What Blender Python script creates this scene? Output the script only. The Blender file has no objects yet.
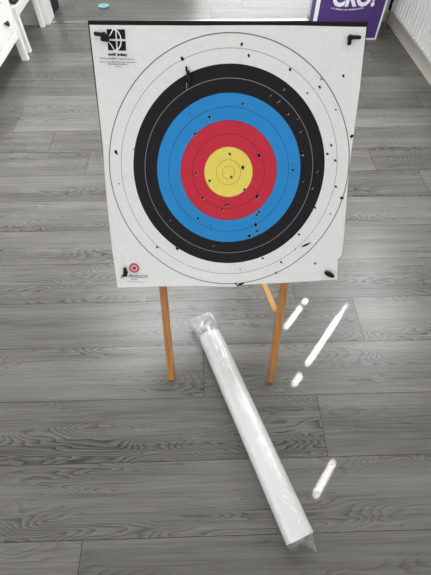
import bpy, bmesh, math, random
from mathutils import Vector, Matrix, noise as mnoise

random.seed(7)
S = bpy.context.scene
COL = S.collection

# ------------------------------------------------------------------ camera
H = 1.2391
FWD = Vector((math.sin(.0272712) * math.cos(.9489956), math.cos(.0272712) * math.cos(.9489956), -math.sin(.9489956)))
R0 = Vector((math.cos(.0272712), -math.sin(.0272712), 0))
U0 = R0.cross(FWD)
rl = .0016474
RR = R0 * math.cos(rl) + U0 * math.sin(rl)
UU = U0 * math.cos(rl) - R0 * math.sin(rl)
cam = bpy.data.cameras.new('camera')
cam.sensor_fit = 'VERTICAL'
cam.sensor_height = 36
cam.lens = 385.0 / 575 * 36
cam.clip_start = .02
camo = bpy.data.objects.new('camera', cam)
COL.objects.link(camo)
m = Matrix.Identity(4)
for i in range(3):
    m[i][0], m[i][1], m[i][2] = RR[i], UU[i], -FWD[i]
m[0][3], m[1][3], m[2][3] = 0, 0, H
camo.matrix_world = m
S.camera = camo

# ------------------------------------------------------------------ light
S.view_settings.view_transform = 'Standard'
S.view_settings.look = 'None'
S.view_settings.gamma = 1
S.view_settings.use_curve_mapping = False
S.view_settings.exposure = 0.35
W = bpy.data.worlds.new('sky')
S.world = W
W.use_nodes = True
W.node_tree.nodes['Background'].inputs[0].default_value = (.985, .99, 1, 1)
W.node_tree.nodes['Background'].inputs[1].default_value = 1.2

SUN_EL = math.radians(44)
SUN_AZ = Vector((.62, .78, 0)).normalized()
SUN = Vector((SUN_AZ.x * math.cos(SUN_EL), SUN_AZ.y * math.cos(SUN_EL), math.sin(SUN_EL)))
sl = bpy.data.lights.new('sun', 'SUN')
sl.energy = 150
sl.angle = math.radians(.53)
sl.color = (.98, .99, 1)
so = bpy.data.objects.new('sun', sl)
so.rotation_euler = SUN.to_track_quat('Z', 'Y').to_euler()
so.location = (4, 5, 5)
COL.objects.link(so)


def area(name, loc, look, sx, sy, power, color=(1, 1, 1), spread=180):
    l = bpy.data.lights.new(name, 'AREA')
    l.shape = 'RECTANGLE'
    l.size, l.size_y = sx, sy
    l.energy = power
    l.color = color
    l.spread = math.radians(spread)
    o = bpy.data.objects.new(name, l)
    o.location = loc
    o.rotation_euler = Vector(look).to_track_quat('-Z', 'Y').to_euler()
    COL.objects.link(o)
    return o


area('patio_window_light', (.75, 6.2, 1.25), (-.1, -1, -.12), 1.7, 2.0, 30, (.97, .99, 1))
area('side_window_light', (1.395, 1.85, 1.55), (-1, 0, -.1), 1.3, 1.1, 37, (.97, .99, 1))

area('added_overhead_fill', (-.4, 2.15, 2.36), (0, 0, -1), 1.2, 1.0, 20, (.97, .99, 1), 100)  # invented fill light overhead, added to brighten the middle of the floor


# ------------------------------------------------------------------ helpers
def node_mat(name):
    mt = bpy.data.materials.new(name)
    mt.use_nodes = True
    nt = mt.node_tree
    return mt, nt, nt.nodes['Principled BSDF']


def srgb(r, g, b):
    f = lambda c: (c / 255 / 12.92) if c / 255 <= .04045 else ((c / 255 + .055) / 1.055) ** 2.4
    return (f(r), f(g), f(b), 1)


def plain(name, col, rough=.5, spec=.5, metal=0, var=.04, scale=30, bump=.0):
    mt, nt, b = node_mat(name)
    tc = nt.nodes.new('ShaderNodeTexCoord')
    n = nt.nodes.new('ShaderNodeTexNoise')
    n.inputs['Scale'].default_value = scale
    n.inputs['Detail'].default_value = 4
    nt.links.new(tc.outputs['Object'], n.inputs['Vector'])
    mx = nt.nodes.new('ShaderNodeMix')
    mx.data_type = 'RGBA'
    mx.inputs[6].default_value = tuple(c * (1 - var) for c in col[:3]) + (1,)
    mx.inputs[7].default_value = tuple(min(1, c * (1 + var)) for c in col[:3]) + (1,)
    nt.links.new(n.outputs['Fac'], mx.inputs[0])
    nt.links.new(mx.outputs[2], b.inputs['Base Color'])
    b.inputs['Roughness'].default_value = rough
    b.inputs['Specular IOR Level'].default_value = spec
    b.inputs['Metallic'].default_value = metal
    if bump:
        bp = nt.nodes.new('ShaderNodeBump')
        bp.inputs['Strength'].default_value = bump
        bp.inputs['Distance'].default_value = .002
        nt.links.new(n.outputs['Fac'], bp.inputs['Height'])
        nt.links.new(bp.outputs['Normal'], b.inputs['Normal'])
    return mt


def link(name, bm, mats, parent=None, smooth=False):
    me = bpy.data.meshes.new(name)
    bm.normal_update()
    bm.to_mesh(me)
    bm.free()
    for mt in (mats if isinstance(mats, (list, tuple)) else [mats]):
        me.materials.append(mt)
    if smooth:
        for p in me.polygons:
            p.use_smooth = True
    o = bpy.data.objects.new(name, me)
    COL.objects.link(o)
    if parent:
        o.parent = parent
    return o


def empty(name, loc=(0, 0, 0), mat=None):
    o = bpy.data.objects.new(name, None)
    o.empty_display_size = .05
    if mat is not None:
        o.matrix_world = mat
    else:
        o.location = loc
    COL.objects.link(o)
    return o


def tag(o, label, cat, group=None):
    o['label'] = label
    o['category'] = cat
    if group:
        o['group'] = group
    return o


def struct(o):
    o['kind'] = 'structure'
    return o


def box(bm, lo, hi, bev=0, mi=0, mat=None):
    lo, hi = Vector(lo), Vector(hi)
    r = bmesh.ops.create_cube(bm, size=1)
    vs = r['verts']
    for v in vs:
        v.co = Vector((lo[i] + (v.co[i] + .5) * (hi[i] - lo[i]) for i in range(3)))
    fs = {f for v in vs for f in v.link_faces}
    if bev:
        es = list({e for v in vs for e in v.link_edges})
        rb = bmesh.ops.bevel(bm, geom=es, offset=bev, segments=2, affect='EDGES', profile=.6)
        fs |= set(rb['faces'])
        vs = list({v for f in fs if f.is_valid for v in f.verts})
    for f in fs:
        if f.is_valid:
            f.material_index = mi
    if mat is not None:
        for v in vs:
            if v.is_valid:
                v.co = mat @ v.co
    return vs


def bar(bm, a, b, w, d, up=(0, 0, 1), bev=.002, mi=0):
    """rectangular bar from a to b, w across, d deep (along up)"""
    a, b = Vector(a), Vector(b)
    z = (b - a).normalized()
    y = (Vector(up) - z * Vector(up).dot(z)).normalized()
    x = y.cross(z)
    M = Matrix(((x.x, y.x, z.x, a.x), (x.y, y.y, z.y, a.y), (x.z, y.z, z.z, a.z), (0, 0, 0, 1)))
    return box(bm, (-w / 2, -d / 2, 0), (w / 2, d / 2, (b - a).length), bev, mi, M)


def lathe(bm, a, axis, prof, seg=20, mi=0):
    """prof: list of (distance along axis, radius)"""
    a = Vector(a)
    z = Vector(axis).normalized()
    x = z.orthogonal().normalized()
    y = z.cross(x)
    rings = []
    for d, r in prof:
        if r < 1e-6:
            rings.append([bm.verts.new(a + z * d)])
        else:
            rings.append([bm.verts.new(a + z * d + (x * math.cos(t) + y * math.sin(t)) * r)
                          for t in [2 * math.pi * k / seg for k in range(seg)]])
    for p, q in zip(rings, rings[1:]):
        for k in range(seg):
            k2 = (k + 1) % seg
            vs = [p[k % len(p)], p[k2 % len(p)], q[k2 % len(q)], q[k % len(q)]]
            u = []
            for v in vs:
                if v not in u:
                    u.append(v)
            if len(u) > 2:
                f = bm.faces.new(u)
                f.material_index = mi
                f.smooth = True
    return rings


def disc(bm, s, t, z, r, seg=9, mi=0, jag=.0, ax=1, ay=1, rot=0):
    vs = []
    for k in range(seg):
        a = 2 * math.pi * k / seg
        rr = r * (1 + random.uniform(-jag, jag))
        x, y = math.cos(a) * rr * ax, math.sin(a) * rr * ay
        vs.append(bm.verts.new((s + x * math.cos(rot) - y * math.sin(rot), t + x * math.sin(rot) + y * math.cos(rot), z)))
    f = bm.faces.new(vs)
    f.material_index = mi
    return f


def text_obj(name, body, size, M, mat, parent, bold=0.0, depth=.0002, align='LEFT', sx=1):
    c = bpy.data.curves.new(name, 'FONT')
    c.body = body
    c.size = size
    c.extrude = depth
    c.offset = bold
    c.resolution_u = 3
    c.align_x = align
    t = bpy.data.objects.new(name, c)
    COL.objects.link(t)
    dg = bpy.context.evaluated_depsgraph_get()
    me = bpy.data.meshes.new_from_object(t.evaluated_get(dg))
    bpy.data.objects.remove(t)
    bpy.data.curves.remove(c)
    me.transform(M @ Matrix.Diagonal((sx, 1, 1, 1)))
    me.materials.clear()
    me.materials.append(mat)
    o = bpy.data.objects.new(name, me)
    COL.objects.link(o)
    if parent:
        o.parent = parent
    return o


# ------------------------------------------------------------------ materials
def floor_material():
    mt, nt, b = node_mat('grey_oak_laminate')
    N, L = nt.nodes, nt.links
    uv = N.new('ShaderNodeUVMap')
    uv.uv_map = 'plank'

    def mapping(sc):
        mp = N.new('ShaderNodeMapping')
        mp.inputs['Scale'].default_value = sc
        L.new(uv.outputs[0], mp.inputs[0])
        return mp.outputs[0]

    def noise(vec, scale, detail, rough=.5, dist=0):
        n = N.new('ShaderNodeTexNoise')
        n.inputs['Scale'].default_value = scale
        n.inputs['Detail'].default_value = detail
        n.inputs['Roughness'].default_value = rough
        n.inputs['Distortion'].default_value = dist
        L.new(vec, n.inputs['Vector'])
        return n.outputs['Fac']

    def mth(op, a, v=None, b2=None, clamp=False):
        n = N.new('ShaderNodeMath')
        n.operation = op
        n.use_clamp = clamp
        for i, s in enumerate((a, v, b2)):
            if s is None:
                continue
            if isinstance(s, (int, float)):
                n.inputs[i].default_value = s
            else:
                L.new(s, n.inputs[i])
        return n.outputs[0]

    field = noise(mapping((1.6, 9.5, 1)), 1.0, 2.4, .44, .35)
    fine = noise(mapping((6, 60, 1)), 1.0, 3, .6)
    rings = mth('MULTIPLY_ADD', field, 40.0, mth('MULTIPLY', fine, 1.1))
    saw = mth('FRACT', rings)
    # early / late wood : soft ramp up then a quick drop
    ringv = mth('POWER', saw, 2.2)
    # where the cathedral figure shows
    vis = N.new('ShaderNodeMapRange')
    vis.inputs[1].default_value = .40
    vis.inputs[2].default_value = .68
    L.new(noise(mapping((1.1, 5, 1)), 1.3, 2), vis.inputs[0])
    fig = mth('MULTIPLY', ringv, vis.outputs[0])
    fibre = noise(mapping((5, 170, 1)), 1.0, 4, .65)
    streak = noise(mapping((.9, 22, 1)), 1.0, 3, .55)
    # dark smudges / knots
    kn = N.new('ShaderNodeMapRange')
    kn.inputs[1].default_value = .66
    kn.inputs[2].default_value = .80
    L.new(noise(mapping((3.2, 15, 1)), 1.0, 3, .6, .6), kn.inputs[0])
    tone = N.new('ShaderNodeAttribute')
    tone.attribute_name = 'tone'
    v = mth('MULTIPLY_ADD', fibre, .62, mth('MULTIPLY', streak, .60))
    v = mth('SUBTRACT', v, .16)
    v = mth('ADD', v, mth('MULTIPLY', tone.outputs['Fac'], .16))
    v = mth('SUBTRACT', v, mth('MULTIPLY', fig, .52))
    v = mth('SUBTRACT', v, mth('MULTIPLY', kn.outputs[0], .38), clamp=True)
    ramp = N.new('ShaderNodeValToRGB')
    e = ramp.color_ramp.elements
    e[0].position, e[0].color = .05, srgb(34, 33, 31)
    e[1].position, e[1].color = .75, srgb(128, 126, 121)
    el = ramp.color_ramp.elements.new(.38)
    el.color = srgb(91, 89, 85)
    L.new(v, ramp.inputs[0])
    L.new(ramp.outputs[0], b.inputs['Base Color'])
    rg = mth('MULTIPLY_ADD', fibre, .12, .24)
    L.new(rg, b.inputs['Roughness'])
    b.inputs['Specular IOR Level'].default_value = .5
    bp = N.new('ShaderNodeBump')
    bp.inputs['Strength'].default_value = .12
    bp.inputs['Distance'].default_value = .001
    L.new(v, bp.inputs['Height'])
    L.new(bp.outputs[0], b.inputs['Normal'])
    return mt


def face_material():
    """600 mm ten-zone face printed on woven paper; rings in the sheet's own metres"""
    mt, nt, b = node_mat('printed_target_paper')
    N, L = nt.nodes, nt.links
    tc = N.new('ShaderNodeTexCoord')
    sep = N.new('ShaderNodeSeparateXYZ')
    L.new(tc.outputs['Object'], sep.inputs[0])
    cmb = N.new('ShaderNodeCombineXYZ')
    L.new(sep.outputs[0], cmb.inputs[0])
    L.new(sep.outputs[1], cmb.inputs[1])
    ln = N.new('ShaderNodeVectorMath')
    ln.operation = 'LENGTH'
    L.new(cmb.outputs[0], ln.inputs[0])
    sc = N.new('ShaderNodeMath')
    sc.operation = 'MULTIPLY'
    sc.inputs[1].default_value = 1 / .32
    L.new(ln.outputs['Value'], sc.inputs[0])
    ramp = N.new('ShaderNodeValToRGB')
    ramp.color_ramp.interpolation = 'CONSTANT'
    gold, red, blue = srgb(243, 222, 104), srgb(206, 50, 70), srgb(46, 142, 212)
    black, white = srgb(32, 31, 34), srgb(238, 237, 236)
    goldln, redln, blueln = srgb(190, 160, 70), srgb(150, 30, 48), srgb(28, 90, 150)
    greyln, pale = srgb(120, 120, 122), srgb(150, 150, 152)
    R = .03
    stops = [(0, gold)]

    def line(r, wdt, col, after):
        stops.append((r - wdt / 2, col))
        stops.append((r + wdt / 2, after))
    line(.015, .0010, goldln, gold)
    line(R, .0011, goldln, gold)
    stops.append((.0592, goldln))
    stops.append((2 * R + .0005, red))
    line(3 * R, .0010, redln, red)
    stops.append((4 * R - .0008, redln))
    stops.append((4 * R + .0004, blue))
    line(5 * R, .0010, blueln, blue)
    stops.append((6 * R, black))
    line(7 * R, .0011, pale, black)
    stops.append((8 * R, white))
    line(9 * R, .0011, pale, white)
    line(10 * R - .0006, .0015, greyln, white)
    cr = ramp.color_ramp
    cr.elements[0].position, cr.elements[0].color = 0, stops[0][1]
    cr.elements.remove(cr.elements[1])
    for p, c in stops[1:]:
        e = cr.elements.new(p / .32)
        e.color = c
    L.new(sc.outputs[0], ramp.inputs[0])
    # faint woven mottling and scuffs
    wv = N.new('ShaderNodeTexNoise')
    wv.inputs['Scale'].default_value = 60
    wv.inputs['Detail'].default_value = 5
    L.new(tc.outputs['Object'], wv.inputs['Vector'])
    br = N.new('ShaderNodeTexBrick')
    br.inputs['Scale'].default_value = 95
    br.inputs['Mortar Size'].default_value = .03
    br.inputs['Color1'].default_value = (1, 1, 1, 1)
    br.inputs['Color2'].default_value = (.97, .97, .97, 1)
    br.inputs['Mortar'].default_value = (.9, .9, .9, 1)
    L.new(tc.outputs['Object'], br.inputs['Vector'])
    mr = N.new('ShaderNodeMapRange')
    mr.inputs[3].default_value = .93
    mr.inputs[4].default_value = 1.05
    L.new(wv.outputs['Fac'], mr.inputs[0])
    m1 = N.new('ShaderNodeMix')
    m1.data_type = 'RGBA'
    m1.blend_type = 'MULTIPLY'
    m1.inputs[0].default_value = 1
    L.new(ramp.outputs[0], m1.inputs[6])
    L.new(br.outputs['Color'], m1.inputs[7])
    m2 = N.new('ShaderNodeMix')
    m2.data_type = 'RGBA'
    m2.blend_type = 'MULTIPLY'
    m2.inputs[0].default_value = 1
    L.new(m1.outputs[2], m2.inputs[6])
    L.new(mr.outputs[0], m2.inputs[7])
    L.new(m2.outputs[2], b.inputs['Base Color'])
    b.inputs['Roughness'].default_value = .6
    b.inputs['Specular IOR Level'].default_value = .15
    n2 = N.new('ShaderNodeTexNoise')
    n2.inputs['Scale'].default_value = 9
    n2.inputs['Detail'].default_value = 3
    L.new(tc.outputs['Object'], n2.inputs['Vector'])
    bp = N.new('ShaderNodeBump')
    bp.inputs['Strength'].default_value = .35
    bp.inputs['Distance'].default_value = .004
    L.new(n2.outputs['Fac'], bp.inputs['Height'])
    L.new(bp.outputs[0], b.inputs['Normal'])
    return mt


def wood_material():
    mt, nt, b = node_mat('varnished_pine')
    N, L = nt.nodes, nt.links
    tc = N.new('ShaderNodeTexCoord')
    mp = N.new('ShaderNodeMapping')
    mp.inputs['Scale'].default_value = (60, 6, 6)
    L.new(tc.outputs['Object'], mp.inputs[0])
    n = N.new('ShaderNodeTexNoise')
    n.inputs['Scale'].default_value = 2
    n.inputs['Detail'].default_value = 4
    L.new(mp.outputs[0], n.inputs['Vector'])
    r = N.new('ShaderNodeValToRGB')
    r.color_ramp.elements[0].position, r.color_ramp.elements[0].color = .3, srgb(158, 98, 40)
    r.color_ramp.elements[1].position, r.color_ramp.elements[1].color = .75, srgb(196, 134, 66)
    L.new(n.outputs['Fac'], r.inputs[0])
    L.new(r.outputs[0], b.inputs['Base Color'])
    b.inputs['Roughness'].default_value = .42
    return mt


def film_material():
    mt = bpy.data.materials.new('clear_plastic_film')
    mt.use_nodes = True
    nt = mt.node_tree
    N, L = nt.nodes, nt.links
    N.remove(N['Principled BSDF'])
    out = N['Material Output']
    tr = N.new('ShaderNodeBsdfTransparent')
    tr.inputs[0].default_value = (.975, .975, .975, 1)
    gl = N.new('ShaderNodeBsdfGlossy')
    gl.inputs['Roughness'].default_value = .16
    gl.inputs['Color'].default_value = (1, 1, 1, 1)
    df = N.new('ShaderNodeBsdfDiffuse')
    df.inputs[0].default_value = (.8, .8, .8, 1)
    lw = N.new('ShaderNodeLayerWeight')
    lw.inputs[0].default_value = .35
    tc = N.new('ShaderNodeTexCoord')
    n = N.new('ShaderNodeTexNoise')
    n.inputs['Scale'].default_value = 38
    n.inputs['Detail'].default_value = 3
    n.inputs['Distortion'].default_value = .8
    L.new(tc.outputs['Object'], n.inputs['Vector'])
    bp = N.new('ShaderNodeBump')
    bp.inputs['Strength'].default_value = .9
    bp.inputs['Distance'].default_value = .006
    L.new(n.outputs['Fac'], bp.inputs['Height'])
    L.new(bp.outputs[0], gl.inputs['Normal'])
    L.new(bp.outputs[0], lw.inputs['Normal'])
    mr = N.new('ShaderNodeMapRange')
    mr.inputs[3].default_value = .07
    mr.inputs[4].default_value = .55
    L.new(lw.outputs['Facing'], mr.inputs[0])
    a = N.new('ShaderNodeMixShader')
    a.inputs[0].default_value = .11
    L.new(tr.outputs[0], a.inputs[1])
    L.new(df.outputs[0], a.inputs[2])
    s = N.new('ShaderNodeMixShader')
    L.new(mr.outputs[0], s.inputs[0])
    L.new(a.outputs[0], s.inputs[1])
    L.new(gl.outputs[0], s.inputs[2])
    L.new(s.outputs[0], out.inputs[0])
    return mt


def dotted_purple():
    mt, nt, b = node_mat('purple_dotted_print')
    N, L = nt.nodes, nt.links
    tc = N.new('ShaderNodeTexCoord')
    mp = N.new('ShaderNodeMapping')
    mp.inputs['Scale'].default_value = (130, 130, 130)
    mp.inputs['Rotation'].default_value = (0, .6, 0)
    L.new(tc.outputs['Object'], mp.inputs[0])
    v = N.new('ShaderNodeTexVoronoi')
    v.inputs['Scale'].default_value = 1
    v.inputs['Randomness'].default_value = 0
    L.new(mp.outputs[0], v.inputs['Vector'])
    r = N.new('ShaderNodeValToRGB')
    r.color_ramp.elements[0].position, r.color_ramp.elements[0].color = .25, srgb(104, 82, 150)
    r.color_ramp.elements[1].position, r.color_ramp.elements[1].color = .5, srgb(70, 44, 112)
    L.new(v.outputs['Distance'], r.inputs[0])
    L.new(r.outputs[0], b.inputs['Base Color'])
    b.inputs['Roughness'].default_value = .45
    return mt


M_FLOOR = floor_material()
M_GAP = plain('plank_joint', srgb(48, 47, 46), .8, .2)
M_WALL = plain('white_wall_paint', srgb(226, 226, 222), .7, .3, bump=.05)
M_CEIL = plain('ceiling_paint', srgb(236, 236, 234), .8, .2)
M_TRIM = plain('white_gloss_trim', srgb(232, 233, 228), .35)
M_SKIRT = plain('ivory_skirting', srgb(214, 211, 198), .4)
M_FURN = plain('white_furniture_lacquer', srgb(244, 245, 241), .35, var=.015)
M_RAD = plain('radiator_enamel', srgb(232, 234, 230), .3, var=.015)
M_ALU = plain('brushed_aluminium', srgb(190, 190, 188), .3, metal=1)
M_DARKMETAL = plain('dark_metal', srgb(48, 46, 44), .35, metal=.6)
M_FOAM = plain('black_foam', srgb(28, 29, 33), .85, .2, scale=200, bump=.3)
M_PIN = plain('black_plastic', srgb(7, 7, 8), .6, .3)
M_HOLE = plain('hole_black', srgb(14, 14, 16), .9, .1)
M_TEAR = plain('torn_paper_fibre', srgb(150, 148, 146), .9, .1)
M_INK = plain('black_ink', srgb(20, 20, 24), .6, .2)
M_GREYINK = plain('grey_ink', srgb(92, 92, 96), .6, .2)
M_WHITEINK = plain('white_ink', srgb(240, 238, 244), .6, .2)
M_FACE = face_material()
M_WOOD = wood_material()
M_FILM = film_material()
M_ROLL = plain('white_paper', srgb(240, 240, 240), .6, .3, var=.01)
M_PURPLE = dotted_purple()
M_CHAR = plain('charcoal_fabric', srgb(44, 46, 54), .85, .2, scale=150, bump=.4)
M_STRIPE_A = plain('dark_ribbed_fabric', srgb(46, 47, 52), .8)
M_STRIPE_B = plain('grey_ribbed_fabric', srgb(96, 97, 100), .8)
M_BLUE = plain('pale_blue_plastic', srgb(150, 205, 220), .3)
M_BLIND = plain('blind_slat_white', srgb(228, 228, 224), .5)

# ------------------------------------------------------------------ floor
PW, PY0, GAP = .192, .0601, .0016
XMIN, XMAX, YMIN, YMAX = -3.0, 2.2, -2.4, 6.4
JOINT = {-1: (-.355, 1.4), 1: (.347, 1.4), 2: (-.025, 1.4), 3: (.555, 1.4), 4: (.333, 1.4), 7: (1.07, 1.4),
         8: (.86, 1.473), 9: (-.84, 1.4), 10: (-1.08, 1.4), 0: (-1.5, 2.9), 5: (-1.3, 2.9), 11: (-.3, 1.6), 12: (.1, 1.5), 13: (-.2, 1.5), 6: (1.30, 2.9)}
bm = bmesh.new()
uvl = bm.loops.layers.uv.new('plank')
tl = bm.faces.layers.float.new('tone')
k0 = math.floor((YMIN - PY0) / PW)
k1 = math.ceil((YMAX - PY0) / PW)
for k in range(k0, k1):
    x0, ln = JOINT.get(k, (random.uniform(0, 1.4), 1.4))
    st = x0 - math.ceil((x0 - XMIN) / ln) * ln
    ya, yb = PY0 + k * PW, PY0 + (k + 1) * PW
    while st < XMAX:
        xa, xb = max(st, XMIN), min(st + ln, XMAX)
        if xb - xa > .01:
            g = GAP / 2
            vs = [bm.verts.new((x, y, 0)) for x, y in ((xa + g, ya + g), (xb - g, ya + g), (xb - g, yb - g), (xa + g, yb - g))]
            f = bm.faces.new(vs)
            ou, ov = random.uniform(0, 60), random.uniform(0, 60)
            for lp in f.loops:
                lp[uvl].uv = (lp.vert.co.x - st + ou, lp.vert.co.y - ya + ov)
            f[tl] = random.random()
        st += ln
box(bm, (XMIN, YMIN, -.05), (XMAX, YMAX, -.0012), mi=1)
floor = struct(link('floor', bm, [M_FLOOR, M_GAP]))

# ------------------------------------------------------------------ room shell
XR = 1.445
CZ = 2.4
WIN = (1.2, 2.5, 1.0, 2.2)           # y0 y1 z0 z1 of the window in the right wall
bm = bmesh.new()
T = .12
box(bm, (XR, YMIN, 0), (XR + T, WIN[0], CZ))
box(bm, (XR, WIN[1], 0), (XR + T, 3.62, CZ))
box(bm, (XR, WIN[0], 0), (XR + T, WIN[1], WIN[2]))
box(bm, (XR, WIN[0], WIN[3]), (XR + T, WIN[1], CZ))
struct(link('wall_right', bm, M_WALL))
YF = 3.43
bm = bmesh.new()
box(bm, (-1.75, YF, 0), (-1.235, YF + .14, CZ))
box(bm, (.885, YF, 0), (XR, YF + .14, CZ))
box(bm, (-1.235, YF, 2.08), (.885, YF + .14, CZ))
struct(link('wall_far', bm, M_WALL))
bm = bmesh.new()
box(bm, (-1.235, YF - .012, 0), (-1.19, YF + .15, 2.08), .004)
box(bm, (.838, YF - .012, 0), (.885, YF + .15, 2.08), .004)
box(bm, (-1.19, YF - .012, 2.04), (.838, YF + .15, 2.08), .004)
struct(link('trim_1', bm, M_TRIM))
bm = bmesh.new()
box(bm, (-1.19, YF + .012, 0), (.838, YF + .03, .005), .0015)
box(bm, (-1.19, YF + .03, 0), (.838, YF + .05, .004), .001, mi=1)
struct(link('trim_2', bm, [M_ALU, M_DARKMETAL]))
bm = bmesh.new()
box(bm, (-1.87, 1.2, 0), (-1.75, YF + .14, CZ))
struct(link('wall_left', bm, M_WALL))
bm = bmesh.new()
box(bm, (XMIN, YMIN, CZ), (XR + T, 3.62, CZ + .1))
box(bm, (XMIN, 3.62, CZ), (XMAX + .1, YMAX + .1, CZ + .1))
struct(link('ceiling', bm, M_CEIL))
bm = bmesh.new()
box(bm, (XMAX - .0, 3.57, 0), (XMAX + .1, YMAX, CZ))
box(bm, (XR + T, 3.57, 0), (XMAX, 3.62, CZ))
box(bm, (XMIN, YMAX, 0), (XMAX + .1, YMAX + .1, CZ))
struct(link('wall_back_room', bm, M_WALL))
bm = bmesh.new()
box(bm, (XR - .016, YMIN, 0), (XR, YF, .085), .003)
struct(link('baseboard_right', bm, M_SKIRT))
bm = bmesh.new()
box(bm, (-1.75, YF - .014, 0), (-1.235, YF, .065), .003)
box(bm, (.885, YF - .014, 0), (XR - .016, YF, .065), .003)
struct(link('baseboard_far', bm, M_SKIRT))
bm = bmesh.new()
for a, b_ in (((XR - .0, WIN[0], WIN[2]), (XR + .1, WIN[0] + .04, WIN[3])), ((XR, WIN[1] - .04, WIN[2]), (XR + .1, WIN[1], WIN[3])),
              ((XR, WIN[0] + .04, WIN[2]), (XR + .1, WIN[1] - .04, WIN[2] + .04)), ((XR, WIN[0] + .04, WIN[3] - .04), (XR + .1, WIN[1] - .04, WIN[3]))):
    box(bm, a, b_, .003)
struct(link('window_1', bm, M_TRIM))

# closed venetian blind in that window: sun comes through the cord holes only
XB = 1.428
PITCH = .022
ZT = 1.777
HOLES = {1.581: {i: .0086 for i in range(1, 6)},
         1.929: {**{i: .0086 for i in (0, 1, 4, 5, 6, 7, 8, 9, 10, 11, 12, 13)}, 14: .006, 15: .0042, 16: .0032, 17: .0025},
         2.147: {0: .0086, 1: .0086, 2: .0086, 3: .0086, 4: .0086, 6: .0086}}
blind = tag(empty('window_blind', (XB, (WIN[0] + WIN[1]) / 2, WIN[2])), 'white venetian blind with closed slats over the window above the radiator', 'blind')
by0, by1 = WIN[0] - .05, WIN[1] + .05
nlo, nhi = -22, 39
for i in range(nlo, nhi):
    zc = ZT - i * PITCH
    zl, zh = zc - .0125, zc + .0125
    bm = bmesh.new()
    P = lambda y, z: bm.verts.new((XB + (-.0025 if z > zc else .0025) * abs(z - zc) / .0125 - XB, y - blind.location.y, z - blind.location.z))
    hs = sorted((y, d[i]) for y, d in HOLES.items() if i in d)
    y = by0
    for hy, hd in hs:
        a, bb = hy - .012, hy + .012
        bm.faces.new([P(y, zl), P(a, zl), P(a, zh), P(y, zh)])
        out, inn = [], []
        for q in range(8):
            t = math.pi / 8 + q * math.pi / 4
            inn.append((hy + math.cos(t) * hd / 2 * 1.05, zc + math.sin(t) * hd / 2 * 1.05))
            cx, cy = math.cos(t), math.sin(t)
            mm = max(abs(cx), abs(cy))
            out.append((hy + cx / mm * .012, zc + cy / mm * .0125))
        # pad octagon corners out to the rectangle
        for q in range(8):
            q2 = (q + 1) % 8
            pts = [inn[q], out[q], out[q2], inn[q2]]
            if q % 2 == 0:
                c1 = (bb if math.cos(math.pi / 8 + q * math.pi / 4 + math.pi / 8) > 0 else a,
                      zh if math.sin(math.pi / 8 + q * math.pi / 4 + math.pi / 8) > 0 else zl)
                pts = [inn[q], out[q], c1, out[q2], inn[q2]]
            bm.faces.new([P(*w) for w in pts])
        y = bb
    bm.faces.new([P(y, zl), P(by1, zl), P(by1, zh), P(y, zh)])
    bmesh.ops.remove_doubles(bm, verts=bm.verts, dist=1e-6)
    link('slat', bm, M_BLIND, blind)
bm = bmesh.new()
box(bm, (-.022, by0 - blind.location.y, 2.255 - WIN[2]), (.016, by1 - blind.location.y, 2.29 - WIN[2]), .003)
link('headrail', bm, M_BLIND, blind)

# ------------------------------------------------------------------ easel, board and paper share the tilted frame of the sheet
C0 = Vector((.05407432, .79983494, .61915562))
E1 = Vector((.99909912, -.03831163, .01825266)).normalized()
E2 = Vector((.00505775, .53453854, .84512897))
E2 = (E2 - E1 * E2.dot(E1)).normalized()
EN = E1.cross(E2)
FM = Matrix(((E1.x, E2.x, EN.x, C0.x), (E1.y, E2.y, EN.y, C0.y), (E1.z, E2.z, EN.z, C0.z), (0, 0, 0, 1)))
SPIN = -.0155


def ray_z(s, t, n):
    return (FM @ Vector((s, t, n))).z


easel = tag(empty('easel'), 'slim orange-brown wooden easel holding up the round coloured target', 'easel')


def leg_to_floor(a, b):
    """extend a->b (frame coords) until it meets the floor"""
    A, B = FM @ Vector(a), FM @ Vector(b)
    return A, A + (B - A) * (A.z / (A.z - B.z))


DN = -.077
for (fs, ft), (us, ut) in (((-.187, -.681), (-.197, -.345)), ((.144, -.686), (.170, -.345))):
    top = (us + (us - fs) / (ut - ft) * .62, ut + .62, DN)
    A, B = leg_to_floor(top, (fs, ft, DN))
    bm = bmesh.new()
    bar(bm, A, B + Vector((0, 0, .0065)), .0215, .019, up=EN, bev=.0018)
    for v in bm.verts:                       # foot sawn level with the floor
        if v.co.z < .02:
            v.co.z = max(v.co.z, 0) if v.co.z > .0062 else 0
    lg = link('leg', bm, M_WOOD, easel)
    bm = bmesh.new()
    q = B + (A - B).normalized() * .20
    lathe(bm, q + EN * .0092, EN, [(0, .0034), (.0012, .0034), (.002, 0)], 10)
    link('screw', bm, M_DARKMETAL, lg)
# rear leg and its stay
TOPR = FM @ Vector((.0, .27, DN - .022))
REAR = Vector((.055, 1.34, 0))
bm = bmesh.new()
bar(bm, TOPR, REAR, .0215, .019, up=(0, 1, 0), bev=.0018)
for v in bm.verts:
    if v.co.z < .02:
        v.co.z = 0 if v.co.z < .006 else v.co.z
link('leg', bm, M_WOOD, easel)
J = FM @ Vector((.1625, -.425, DN - .016))
K = TOPR + (REAR - TOPR) * ((TOPR.z - .225) / TOPR.z)
bm = bmesh.new()
J0 = FM @ Vector((.150, -.428, DN - .002))
bar(bm, J0, K, .017, .010, up=(0, 0, 1), bev=.0015)
M_WOOD2 = plain('pale_pine', srgb(216, 164, 98), .45, scale=12, var=.1)
st = link('stay', bm, M_WOOD2, easel)
st['label'] = 'paler wooden stay'
bm = bmesh.new()
bar(bm, FM @ Vector((-.23, .235, DN - .017)), FM @ Vector((.235, .235, DN - .017)), .03, .014, up=EN)
link('crossbar', bm, M_WOOD, easel)
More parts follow.
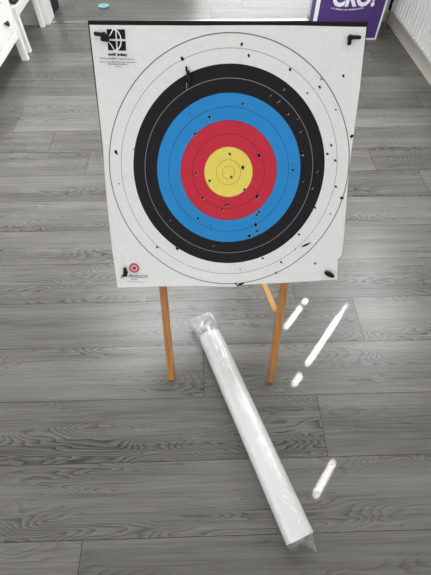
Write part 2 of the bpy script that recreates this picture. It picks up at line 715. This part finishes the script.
for s in (-.196, .171):
    bm = bmesh.new()
    lathe(bm, FM @ Vector((s, -.300, DN + .0085)), EN, [(0, .006), (.05, .006), (.052, .004), (.052, 0)], 12)
    link('peg', bm, M_WOOD, easel)

FRM = FM.copy()
board = tag(empty('target_board', mat=FRM), 'square black foam board leaning on the easel behind the paper target', 'target board')
bm = bmesh.new()
box(bm, (-.3165, -.286, -.063), (.3020, .3235, -.0035), .003, mat=Matrix.Rotation(SPIN, 4, 'Z'))
for v in bm.verts:                          # lower left corner of the foam is worn back
    if v.co.x < 0 and v.co.y < -.2:
        v.co.x += .008
    if v.co.x < 0 and v.co.y > .2:
        v.co.x -= .0045
link('foam_block', bm, M_FOAM, board)


# --- paper sheet
def interp(tab, x):
    for (x0, y0), (x1, y1) in zip(tab, tab[1:]):
        if x <= x1 or (x1, y1) == tab[-1]:
            u = (x - x0) / (x1 - x0)
            return y0 + (y1 - y0) * u
    return tab[-1][1]


TOPE = [(-.3122, .3180), (-.2204, .3165), (-.0646, .3142), (.0461, .3134), (.1564, .3113), (.3023, .3069)]
BOTE = [(-.3124, -.3113), (-.1924, -.3082), (-.079, -.3067), (.0001, -.3083), (.0227, -.3098), (.0282, -.3043), (.0955, -.3001), (.2013, -.2947), (.3033, -.2873)]
LEFT = [(-.3113, -.3124), (-.2021, -.3162), (-.067, -.3158), (.0557, -.3110), (.1888, -.3105), (.3185, -.3105)]
RGHT = [(-.2873, .3033), (-.2261, .298), (-.2190, .3078), (-.1539, .3072), (.0042, .3011), (.0967, .3020), (.1828, .3035), (.3069, .3022)]


def lift(s, t):
    w = mnoise.noise(Vector((s * 7, t * 7, 1.3))) * .0014 + mnoise.noise(Vector((s * 18, t * 18, 4.1))) * .0006
    low = max(0, (-.2 - t) / .11)
    w += low * low * (.004 + .004 * mnoise.noise(Vector((s * 16, 0, 7))))
    side = max(0, abs(s) - .27) / .04
    w += side * side * (.0016 + .0022 * mnoise.noise(Vector((t * 11, s, 2))))
    return max(w, -.0016)


sheet = tag(empty('target_face', mat=FRM), 'white paper target with gold, red, blue and black rings, pinned to black board', 'target face')
bm = bmesh.new()
NU, NV = 72, 72
grid = []
for j in range(NV + 1):
    row = []
    for i in range(NU + 1):
        u, v = i / NU, j / NV
        s = -.31 + .61 * u
        for _ in range(3):
            t = interp(BOTE, s) * (1 - v) + interp(TOPE, s) * v
            s = interp(LEFT, t) * (1 - u) + interp(RGHT, t) * u
        row.append(bm.verts.new((s, t, lift(s, t))))
    grid.append(row)
for j in range(NV):
    for i in range(NU):
        f = bm.faces.new((grid[j][i], grid[j][i + 1], grid[j + 1][i + 1], grid[j + 1][i]))
        f.smooth = True
HP = [(0.0282, 0.2777), (0.0442, 0.2557), (0.1398, 0.227), (0.2626, 0.2124), (0.2105, 0.1901), (0.2124, 0.2064), (0.1826, 0.1777), (0.1262, 0.1866), (0.0965, 0.1743), (0.1159, 0.1615), (0.0327, 0.1558), (0.1631, 0.1244), (0.1387, 0.1346), (0.1724, 0.096), (0.2529, 0.142), (0.2978, 0.0833), (0.2503, 0.0632), (0.2426, 0.0429), (0.1806, 0.0442), (0.0754, 0.0401), (0.0028, 0.0445), (0.0336, 0.1065), (-0.1072, 0.2512), (-0.2801, 0.0508), (-0.2342, 0.0575), (-0.082, 0.0908), (-0.0461, 0.1284), (-0.0936, 0.1367), (-0.2811, -0.0252), (-0.1937, -0.1934), (-0.1391, -0.198), (-0.0481, -0.0193), (-0.082, -0.0017), (-0.0656, -0.0623), (-0.0939, -0.0589), (-0.0463, -0.1338), (-0.0804, -0.1164), (-0.041, -0.1887), (-0.1554, -0.1195), (-0.0152, -0.0927), (-0.0068, -0.0813), (0.0353, 0.0121), (0.0064, -0.011), (0.0409, -0.0417), (0.0009, -0.0803), (0.0737, -0.0595), (0.0752, -0.1077), (0.0802, -0.0999), (0.0729, -0.1337), (0.0766, -0.1505), (0.0573, -0.164), (0.2639, 0.0272), (0.2722, -0.0359), (0.2903, -0.0641), (0.2652, -0.1051), (0.2147, -0.1865), (0.1878, -0.159), (0.0941, -0.2257), (0.1452, -0.2373), (0.1809, -0.2004), (0.1322, -0.2679), (0.2374, -0.2403), (0.0331, -0.2575), (0.2212, 0.0022), (0.1887, -0.0219), (0.2116, -0.0393), (0.2248, -0.0886), (0.1607, 0.0194), (0.1616, 0.005), (0.1188, -0.0037), (0.0217, -0.2992)]
SMALL = {5, 6, 8, 14, 28, 34, 35, 38, 54, 55, 59, 62, 64, 67, 69, 24, 27, 11, 21}
BIG = {15, 18, 19, 22, 23, 30, 41, 48, 50, 53, 45}
hr = random.Random(3)
for q, (s, t) in enumerate(HP):
    r = .0017 if q in SMALL else (.0041 if q in BIG else .0028)
    rot = hr.uniform(0, 3.1)
    z = lift(s, t)
    disc(bm, s + .0012, t - .0012, z + .0005, r * 1.15, 9, 2, .3, 1.15, .8, rot)
    disc(bm, s, t, z + .0009, r, 9, 1, .25, 1.15, .85, rot)
# ragged slits near the lower right tear and along the lower edge
for s, t, a, ln in ((.208, -.189, .5, .012), (.035, -.3015, .3, .012), (.218, -.184, .3, .006)):
    disc(bm, s, t, lift(s, t) + .001, ln, 8, 1, .2, 1, .22, a)
face = link('printed_sheet', bm, [M_FACE, M_HOLE, M_TEAR], sheet)

# --- printing on the sheet
ZP = .0016


def strip(bm, pts, w, z, mi=0):
    pts = [Vector((x, y, 0)) for x, y in pts]
    L_, R_ = [], []
    for k, p in enumerate(pts):
        d = (pts[min(k + 1, len(pts) - 1)] - pts[max(k - 1, 0)]).normalized()
        nrm = Vector((-d.y, d.x, 0)) * w / 2
        L_.append(bm.verts.new(p + nrm + Vector((0, 0, z))))
        R_.append(bm.verts.new(p - nrm + Vector((0, 0, z))))
    for k in range(len(pts) - 1):
        f = bm.faces.new((R_[k], R_[k + 1], L_[k + 1], L_[k]))
        f.material_index = mi


TILT = Matrix.Rotation(-.03, 4, 'Z')
emblem = Matrix.Translation((-.2532, .2885, ZP)) @ TILT
bm = bmesh.new()
hs = .0204
for sx in (-1, 1):
    for sy in (-1, 1):
        x0, x1 = sorted((sx * .0016, sx * hs))
        y0, y1 = sorted((sy * .0020, sy * hs))
        f = bm.faces.new([bm.verts.new(v) for v in ((x0, y0, 0), (x1, y0, 0), (x1, y1, 0), (x0, y1, 0))])
# white bow-and-arrow lines over the squares
arc = [(-.006 + .0165 * math.cos(t), .0205 * math.sin(t)) for t in [math.radians(a) for a in range(-92, 93, 8)]]
strip(bm, arc, .0028, .0003, 1)
strip(bm, [(-.0204, .0025), (-.012, .011), (-.006, .0204)], .0022, .0003, 1)
strip(bm, [(-.0204, -.0025), (-.012, -.010), (-.006, -.0204)], .0018, .0003, 1)
bm.transform(emblem)
o = link('printed_emblem', bm, [M_INK, M_WHITEINK], sheet)
o['label'] = 'black square emblem'
text_obj('printed_lettering', 'world  archery', .0078, Matrix.Translation((-.2755, .2585, ZP)) @ TILT, M_INK, sheet, bold=.00035, sx=.92)


def tiny_line(bm, x0, x1, y, h, slope=-.03, dens=.0021, seed=1):
    r = random.Random(seed)
    x = x0
    while x < x1:
        w = r.uniform(.0008, .0015)
        hh = h * r.choice((.6, .6, .75, 1))
        yy = y + (x - x0) * slope
        bm.faces.new([bm.verts.new(v) for v in ((x, yy, ZP), (x + w, yy, ZP), (x + w, yy + hh, ZP), (x, yy + hh, ZP))])
        x += w + r.choice((.0006, .0007, .0008, .0022))


bm = bmesh.new()
tiny_line(bm, -.2945, -.2165, .2515, .0034, seed=1)
tiny_line(bm, -.2965, -.2125, .2455, .0026, seed=2)
tiny_line(bm, -.2780, -.2330, .2405, .0028, seed=3)
tiny_line(bm, -.2610, -.2480, .2355, .0024, seed=4)
link('small_print', bm, M_GREYINK, sheet)
bm = bmesh.new()
tiny_line(bm, -.2720, -.2560, -.2875, .0028, seed=5)
tiny_line(bm, -.2830, -.2370, -.2935, .0016, slope=-.06, seed=6)
link('small_print', bm, M_GREYINK, sheet)
text_obj('printed_lettering', 'A', .0150, Matrix.Translation((-.3015, -.2835, ZP)) @ TILT, M_INK, sheet)
text_obj('printed_lettering', 'PRODUCTS', .0128, Matrix.Translation((-.2775, -.2815, ZP)) @ TILT, M_GREYINK, sheet, sx=.80)
M_PINK = plain('pink_ink', srgb(236, 178, 186), .6, .2)
M_CRIM = plain('crimson_ink', srgb(178, 56, 80), .6, .2)
bm = bmesh.new()
for k, (r0, mi) in enumerate(((.0140, 1), (.0098, 0), (.0052, 1))):
    disc(bm, -.2605, -.2535, ZP + .0006 * k, r0, 20, mi)
link('printed_logo', bm, [M_PINK, M_CRIM], sheet)['label'] = 'pink ringed roundel'


for o in sheet.children:
    if o is not face:
        for v in o.data.vertices:
            v.co.z += lift(v.co.x, v.co.y) - .0006

# --- pins : a spike in the board, a collar and a bent grip
def make_pin(pos, ang, label, tall=.022, kind=0):
    t = empty('target_pin', mat=FM @ Matrix.Translation((pos[0], pos[1], lift(*pos) + .001)) @ Matrix.Rotation(ang, 4, 'Z'))
    tag(t, label, 'pin', 'black target pins')
    bm = bmesh.new()
    lathe(bm, (0, 0, -.035), (0, 0, 1), [(0, 0), (.012, .0018), (.035, .0024), (.040, .0024)], 10)
    link('spike', bm, M_PIN, t, True)
    bm = bmesh.new()
    lathe(bm, (0, 0, .0), (0, 0, 1), [(0, 0), (0, .0062), (.003, .0066), (.006, .0052), (.0075, 0)], 14)
    link('collar', bm, M_PIN, t, True)
    bm = bmesh.new()
    if kind == 0:      # T grip lying over
        box(bm, (-.005, -.0036, .003), (tall, .0036, .011), .0026)
        box(bm, (-.006, -.015, .003), (.0022, .002, .010), .0025)
    elif kind == 3:    # bar to the left, fat stub to the lower right
        box(bm, (-tall, -.0036, .003), (.004, .0040, .010), .0026)
        box(bm, (-.006, -.0125, .003), (.0125, .002, .010), .0028)
    elif kind == 1:    # upright stub with foot
        box(bm, (-.0042, -.008, .003), (.0042, .016, .013), .003)
        box(bm, (-.008, -.011, .003), (.006, -.005, .009), .0022)
    else:              # end on, a fat bean
        lathe(bm, (-.0145, .002, .006), (1, -.14, 0), [(0, 0), (.001, .0045), (.006, .0068), (.015, .0072), (.024, .006), (.029, .003), (.030, 0)], 14)
    link('grip', bm, M_PIN, t, True)
    return t


make_pin((-.2800, .2975), -.12, 'black target pin over the square emblem at the sheet\'s top left corner', .021, 3)
make_pin((.2690, .2865), -.03, 'black target pin in the blank top right corner of the paper target', .022)
make_pin((-.2855, -.2655), -.08, 'black target pin beside the pink roundel at bottom left of the target', .02, 1)
make_pin((.2785, -.2705), -.35, 'stubby black target pin at the bottom right corner of the paper target', .02, 2)
# clip in the black ring
t = tag(empty('target_clip', mat=FM @ Matrix.Translation((-.0945, .2145, .002))), 'small black clip stuck at the upper left edge of the black ring', 'clip')
bm = bmesh.new()
box(bm, (-.0035, .0, .0), (.0045, .012, .008), .002)
box(bm, (-.0055, .010, .0), (-.0005, .020, .006), .0018)
link('grip', bm, M_PIN, t)
bm = bmesh.new()
box(bm, (-.006, -.012, .0), (.007, .001, .007), .002)
box(bm, (.004, -.003, .0), (.012, -.0008, .004), .0008)
link('body', bm, M_PIN, t)
bm = bmesh.new()
strip(bm, [(-.0035, -.012), (-.0038, -.022), (-.0032, -.030)], .0016, .002)
link('thread', bm, M_TEAR, t)['label'] = 'pale hanging thread'

# ------------------------------------------------------------------ roll of spare faces in a plastic sleeve
RA, RB, RRAD = Vector((-.0015, .650, .0425)), Vector((.2225, .047, .0425)), .0395
axis = (RB - RA).normalized()
side = axis.cross(Vector((0, 0, 1))).normalized()
upv = side.cross(axis)
roll = tag(empty('target_roll', (RA + RB) / 2 - Vector((0, 0, .0425))), 'white rolled paper in clear plastic sleeve lying on the grey floor', 'paper roll')
ofs = -roll.location
bm = bmesh.new()
LEN = (RB - RA).length
# spiral sheet: outside skin then turns inward
TURNS, SEG = 3, 48
rows = []
n = TURNS * SEG
for e in range(25):
    d = LEN * e / 24
    row = []
    for k in range(n + 1):
        a = 2 * math.pi * k / SEG + 1.0
        r = RRAD - .0016 * k / SEG
        tel = .0
        row.append(bm.verts.new(RA + ofs + axis * (d + tel) + (side * math.cos(a) + upv * math.sin(a)) * r))
    rows.append(row)
for p, q in zip(rows, rows[1:]):
    for k in range(n):
        f = bm.faces.new((p[k], p[k + 1], q[k + 1], q[k]))
        f.smooth = True
link('rolled_sheets', bm, M_ROLL, roll)
# sleeve
bm = bmesh.new()
SEG = 64
prof = []
NR = 90
EX0, EX1 = .078, .017
rows = []
for e in range(NR + 1):
    d = -EX0 + (LEN + EX0 + EX1) * e / NR
    row = []
    over0 = max(0, -d) / EX0
    over1 = max(0, d - LEN) / EX1
    for k in range(SEG):
        a = 2 * math.pi * k / SEG
        ca, sa = math.cos(a), math.sin(a)
        wr = mnoise.noise(Vector((ca * 2.2, sa * 2.2, d * 22))) + .5 * mnoise.noise(Vector((ca * 5, sa * 5, d * 60)))
        r = RRAD + .0019 + .0011 * max(-.9, wr)
        fx, fz = 1.0, 1.0
        if over0:
            fx, fz = 1 + .26 * over0, 1 - .22 * over0 ** 1.3
            r += .0050 * wr * over0
        if over1:
            fx, fz = 1 - .25 * over1, 1 - .80 * over1
            r += .0090 * wr * over1
        dd = d
        if over0 > .9:
            dd += .012 * mnoise.noise(Vector((a * 1.7, 3, 1))) + .005 * mnoise.noise(Vector((a * 6, 1, 1)))
        if over1 > .9:
            dd += .024 * max(0, math.cos(a - 2.7)) ** 3 + .008 * mnoise.noise(Vector((a * 2, 9, 1)))
        zz = sa * r * fz
        P_ = RA + axis * dd + side * (ca * r * fx) + upv * zz
        P_.z -= .004 * over0 + .014 * over1
        P_.z = max(P_.z, .0008)
        row.append(bm.verts.new(P_ + ofs))
    rows.append(row)
for p, q in zip(rows, rows[1:]):
    for k in range(SEG):
        f = bm.faces.new((p[k], p[(k + 1) % SEG], q[(k + 1) % SEG], q[k]))
        f.smooth = True
# crumpled closing film at both ends
for row, sgn in ((rows[0], 1), (rows[-1], -1)):
    c = Vector()
    for v in row:
        c += v.co
    c /= len(row)
    mid = [bm.verts.new(c + (v.co - c) * .5 + axis * sgn * (.012 + .010 * mnoise.noise(v.co * 90))) for v in row]
    cv = bm.verts.new(c + axis * sgn * .018)
    for k in range(SEG):
        k2 = (k + 1) % SEG
        bm.faces.new((row[k], row[k2], mid[k2], mid[k])).smooth = True
        bm.faces.new((mid[k], mid[k2], cv)).smooth = True
link('plastic_sleeve', bm, M_FILM, roll)['label'] = 'clear crinkled plastic sleeve'

# ------------------------------------------------------------------ white chest of drawers, left
chest = tag(empty('chest_of_drawers', (-1.4, 2.3, 0)), 'white chest with a small dark knob, cut off by the left frame edge', 'chest of drawers')
cl = chest.location


def cbox(name, lo, hi, mt, par, bev=.003, off=None):
    bm = bmesh.new()
    o = off or par.location
    box(bm, Vector(lo) - o, Vector(hi) - o, bev)
    return link(name, bm, mt, par)


XF, YE, YN = -1.205, 2.862, 1.78
cbox('body', (-1.62, YN + .01, .165), (XF - .012, YE - .012, .86), M_FURN, chest)
cbox('top', (-1.63, YN - .01, .86), (XF + .015, YE + .01, .885), M_FURN, chest)
for xx in (XF - .045, -1.62):
    for yy in (YN, YE - .035):
        bm = bmesh.new()
        vs = box(bm, (xx, yy, 0), (xx + .045, yy + .035, .86), .003)
        for v in vs:
            if v.is_valid and v.co.z < .05:
                pass
        bm.transform(Matrix.Translation(-cl))
        link('leg', bm, M_FURN, chest)
cbox('bottom_rail', (XF - .03, YN + .045, .147), (XF - .003, YE - .045, .187), M_FURN, chest)
for k, (z0, z1) in enumerate(((.195, .350), (.358, .63), (.638, .852))):
    dr = cbox('drawer', (XF - .02, YN + .05, z0), (XF - .004, YE - .05, z1), M_FURN, chest, .003)
    for yy in (2.69, 1.95):
        bm = bmesh.new()
        lathe(bm, Vector((XF - .004, yy, (z0 + z1) / 2)) - cl, (1, 0, 0), [(0, .006), (.012, .006), (.016, .0145), (.022, .0155), (.027, .012), (.029, 0)], 16)
        link('knob', bm, M_DARKMETAL, dr)['label'] = 'dark metal knob'

# ------------------------------------------------------------------ white bench with a dark ribbed cushion
bench = tag(empty('bench', (-1.35, 3.1, 0)), 'low white bench between the white chest and the far wall', 'bench')
bl = bench.location
XBf, BY0, BY1, BH = -1.215, 2.945, 3.402, .254
for xx in (XBf - .038, -1.60):
    for yy in (BY0, BY1 - .034):
        cbox('leg', (xx, yy, 0), (xx + .034, yy + .034, BH), M_FURN, bench)
cbox('apron', (XBf - .028, BY0 + .038, .216), (XBf - .006, BY1 - .038, BH), M_FURN, bench)
cbox('apron', (-1.594, BY0 + .038, .216), (-1.572, BY1 - .038, BH), M_FURN, bench)
cbox('apron', (-1.562, BY0 + .006, .216), (XBf - .038, BY0 + .028, BH), M_FURN, bench)
cbox('apron', (-1.562, BY1 - .028, .216), (XBf - .038, BY1 - .006, BH), M_FURN, bench)
cbox('seat', (-1.60, BY0, BH), (XBf, BY1, BH + .018), M_FURN, bench)
bm = bmesh.new()
cu = tag(empty('ribbed_cushion', (-1.374, 3.126, BH + .018)), 'dark grey ribbed cushion lying on the low white bench', 'cushion')
for k in range(9):
    xx = -.165 + k * .038
    lathe(bm, (xx, -.14, .019), (0, 1, 0), [(0, 0), (.002, .016), (.012, .0187), (.275, .0187), (.285, .016), (.287, 0)], 12, mi=k % 2)
link('cover', bm, [M_STRIPE_A, M_STRIPE_B], cu)

# ------------------------------------------------------------------ radiator on the right wall
rad = tag(empty('radiator', (1.39, 2.3, .1)), 'white ribbed radiator on the right-hand wall above the skirting', 'radiator')
RY0, RY1, RZ0, RZ1 = 1.10, 3.25, .125, .64
o_ = rad.location
bm = bmesh.new()
PIT = .050
npt = int((RY1 - RY0 - .06) / PIT)
prof = [(RY0, 1.362), (RY0 + .02, 1.362)]
y = RY0 + .03
for k in range(npt):
    prof += [(y, 1.3635), (y + .008, 1.378), (y + .017, 1.378), (y + .025, 1.3635)]
    y += PIT
prof += [(RY1 - .005, 1.3635), (RY1, 1.368)]
zs = [(RZ0, .014), (RZ0 + .008, .004), (RZ0 + .022, 0), (RZ0 + .030, None), (RZ1 - .03, None), (RZ1 - .02, 0), (RZ1, .01)]
rows = []
for z, flat in zs:
    rows.append([bm.verts.new(Vector((1.3635 + flat if flat is not None else x, yy, z)) - o_) for yy, x in prof])
for p, q in zip(rows, rows[1:]):
    for k in range(len(prof) - 1):
        bm.faces.new((p[k + 1], p[k], q[k], q[k + 1]))
box(bm, Vector((1.380, RY0, RZ0 + .004)) - o_, Vector((1.390, RY1, RZ1 - .004)) - o_)
link('front_panel', bm, M_RAD, rad)
cbox('back_panel', (1.412, RY0 + .01, RZ0 + .005), (1.426, RY1 - .01, RZ1 - .01), M_RAD, rad)
cbox('side_cover', (1.368, RY1 - .001, RZ0 + .02), (1.426, RY1 + .003, RZ1), M_RAD, rad, .001)
cbox('side_cover', (1.368, RY0 - .003, RZ0 + .02), (1.426, RY0 + .001, RZ1), M_RAD, rad, .001)
cbox('top_grille', (1.366, RY0, RZ1 - .002), (1.426, RY1, RZ1 + .004), M_RAD, rad, .001)
for yy in (1.6, 2.9):
    cbox('bracket', (1.426, yy, .25), (XR - .001, yy + .03, .5), M_RAD, rad, .001)
bm = bmesh.new()
lathe(bm, Vector((1.398, RY1 + .09, 0.0)) - o_, (0, 0, 1), [(0, .0075), (.10, .0075), (.105, .012), (.165, .012), (.17, .008)], 12)
lathe(bm, Vector((1.398, RY1 + .0, .15)) - o_, (0, 1, 0), [(0, .008), (.09, .008)], 12)
link('pipe', bm, M_ALU, rad)
bm = bmesh.new()
lathe(bm, Vector((1.398, RY1 + .09, .105)) - o_, (0, 0, 1), [(0, .010), (.006, .017), (.085, .018), (.095, .012), (.097, 0)], 14)
link('valve', bm, M_DARKMETAL, rad)['label'] = 'dark valve cap'

# ------------------------------------------------------------------ purple printed box by the far wall
PB = tag(empty('purple_box', (.99, 3.17, 0)), 'tall purple box with white edging and big white lettering by the far wall', 'box')
px0, px1, py0, py1, pz = .772, 1.262, 3.103, 3.223, .46
o_ = PB.location
cbox('carton', (px0, py0, 0), (px1, py1, pz), M_PURPLE, PB, .002)
bm = bmesh.new()
e = .0015
for lo, hi in (((px0, py0 - e, 0), (px0 + .028, py0, pz)), ((px1 - .013, py0 - e, 0), (px1, py0, pz)),
               ((px0 + .028, py0 - e, 0), (px1 - .011, py0, .010)), ((px0 + .028, py0 - e, pz - .01), (px1 - .011, py0, pz))):
    box(bm, Vector(lo) - o_, Vector(hi) - o_)
link('border', bm, M_WHITEINK, PB)['label'] = 'white printed border'
RX = Matrix.Rotation(math.pi / 2, 4, 'X')
text_obj('lettering', 'CRO!', .135, Matrix.Translation(Vector((.882, py0 - .001, .214)) - o_) @ RX, M_WHITEINK, PB, bold=.006, sx=.92)
bm = bmesh.new()
r = random.Random(5)
x = .885
while x < 1.105:
    u = (x - .995) / .11
    zz = .186 + .010 * u * u
    w, h = r.uniform(.003, .006), r.uniform(.006, .009)
    bm.faces.new([bm.verts.new(Vector(v) - o_) for v in ((x, py0 - .001, zz), (x + w, py0 - .001, zz), (x + w, py0 - .001, zz + h), (x, py0 - .001, zz + h))])
    x += w + r.choice((.0025, .003, .009))
link('small_lettering', bm, M_WHITEINK, PB)

# ------------------------------------------------------------------ beyond the opening
bag = tag(empty('storage_bag', (-1.33, 3.70, 0)), 'dark charcoal storage bag standing just beyond the white door jamb', 'bag')
bm = bmesh.new()
vs = box(bm, (-.13, -.11, 0), (.13, .11, .34), .012)
for v in vs:
    if v.is_valid:
        f_ = 1 + .08 * math.sin(v.co.z / .34 * math.pi)
        v.co.x *= f_
link('body', bm, M_CHAR, bag)
for s in (-1, 1):
    bm = bmesh.new()
    pts = [Vector((.07 * math.cos(a), s * .06, .335 + .07 * math.sin(a))) for a in [math.pi * k / 10 for k in range(11)]]
    for a, b_ in zip(pts, pts[1:]):
        bar(bm, a, b_, .018, .004, up=(0, 1, .01), bev=0)
    link('handle', bm, M_CHAR, bag)
blue_round = empty('blue_round', (-.825, 3.765, 0))  # shallow round shape marking a small pale blue spot
tag(blue_round, 'small pale blue round shape on the floor beyond the threshold', 'blue_round')
bm = bmesh.new()
lathe(bm, (0, 0, 0), (0, 0, 1), [(0, 0), (0, .035), (.012, .045), (.013, .043), (.004, .033), (.004, 0)], 24)
link('shallow_round', bm, M_BLUE, blue_round)
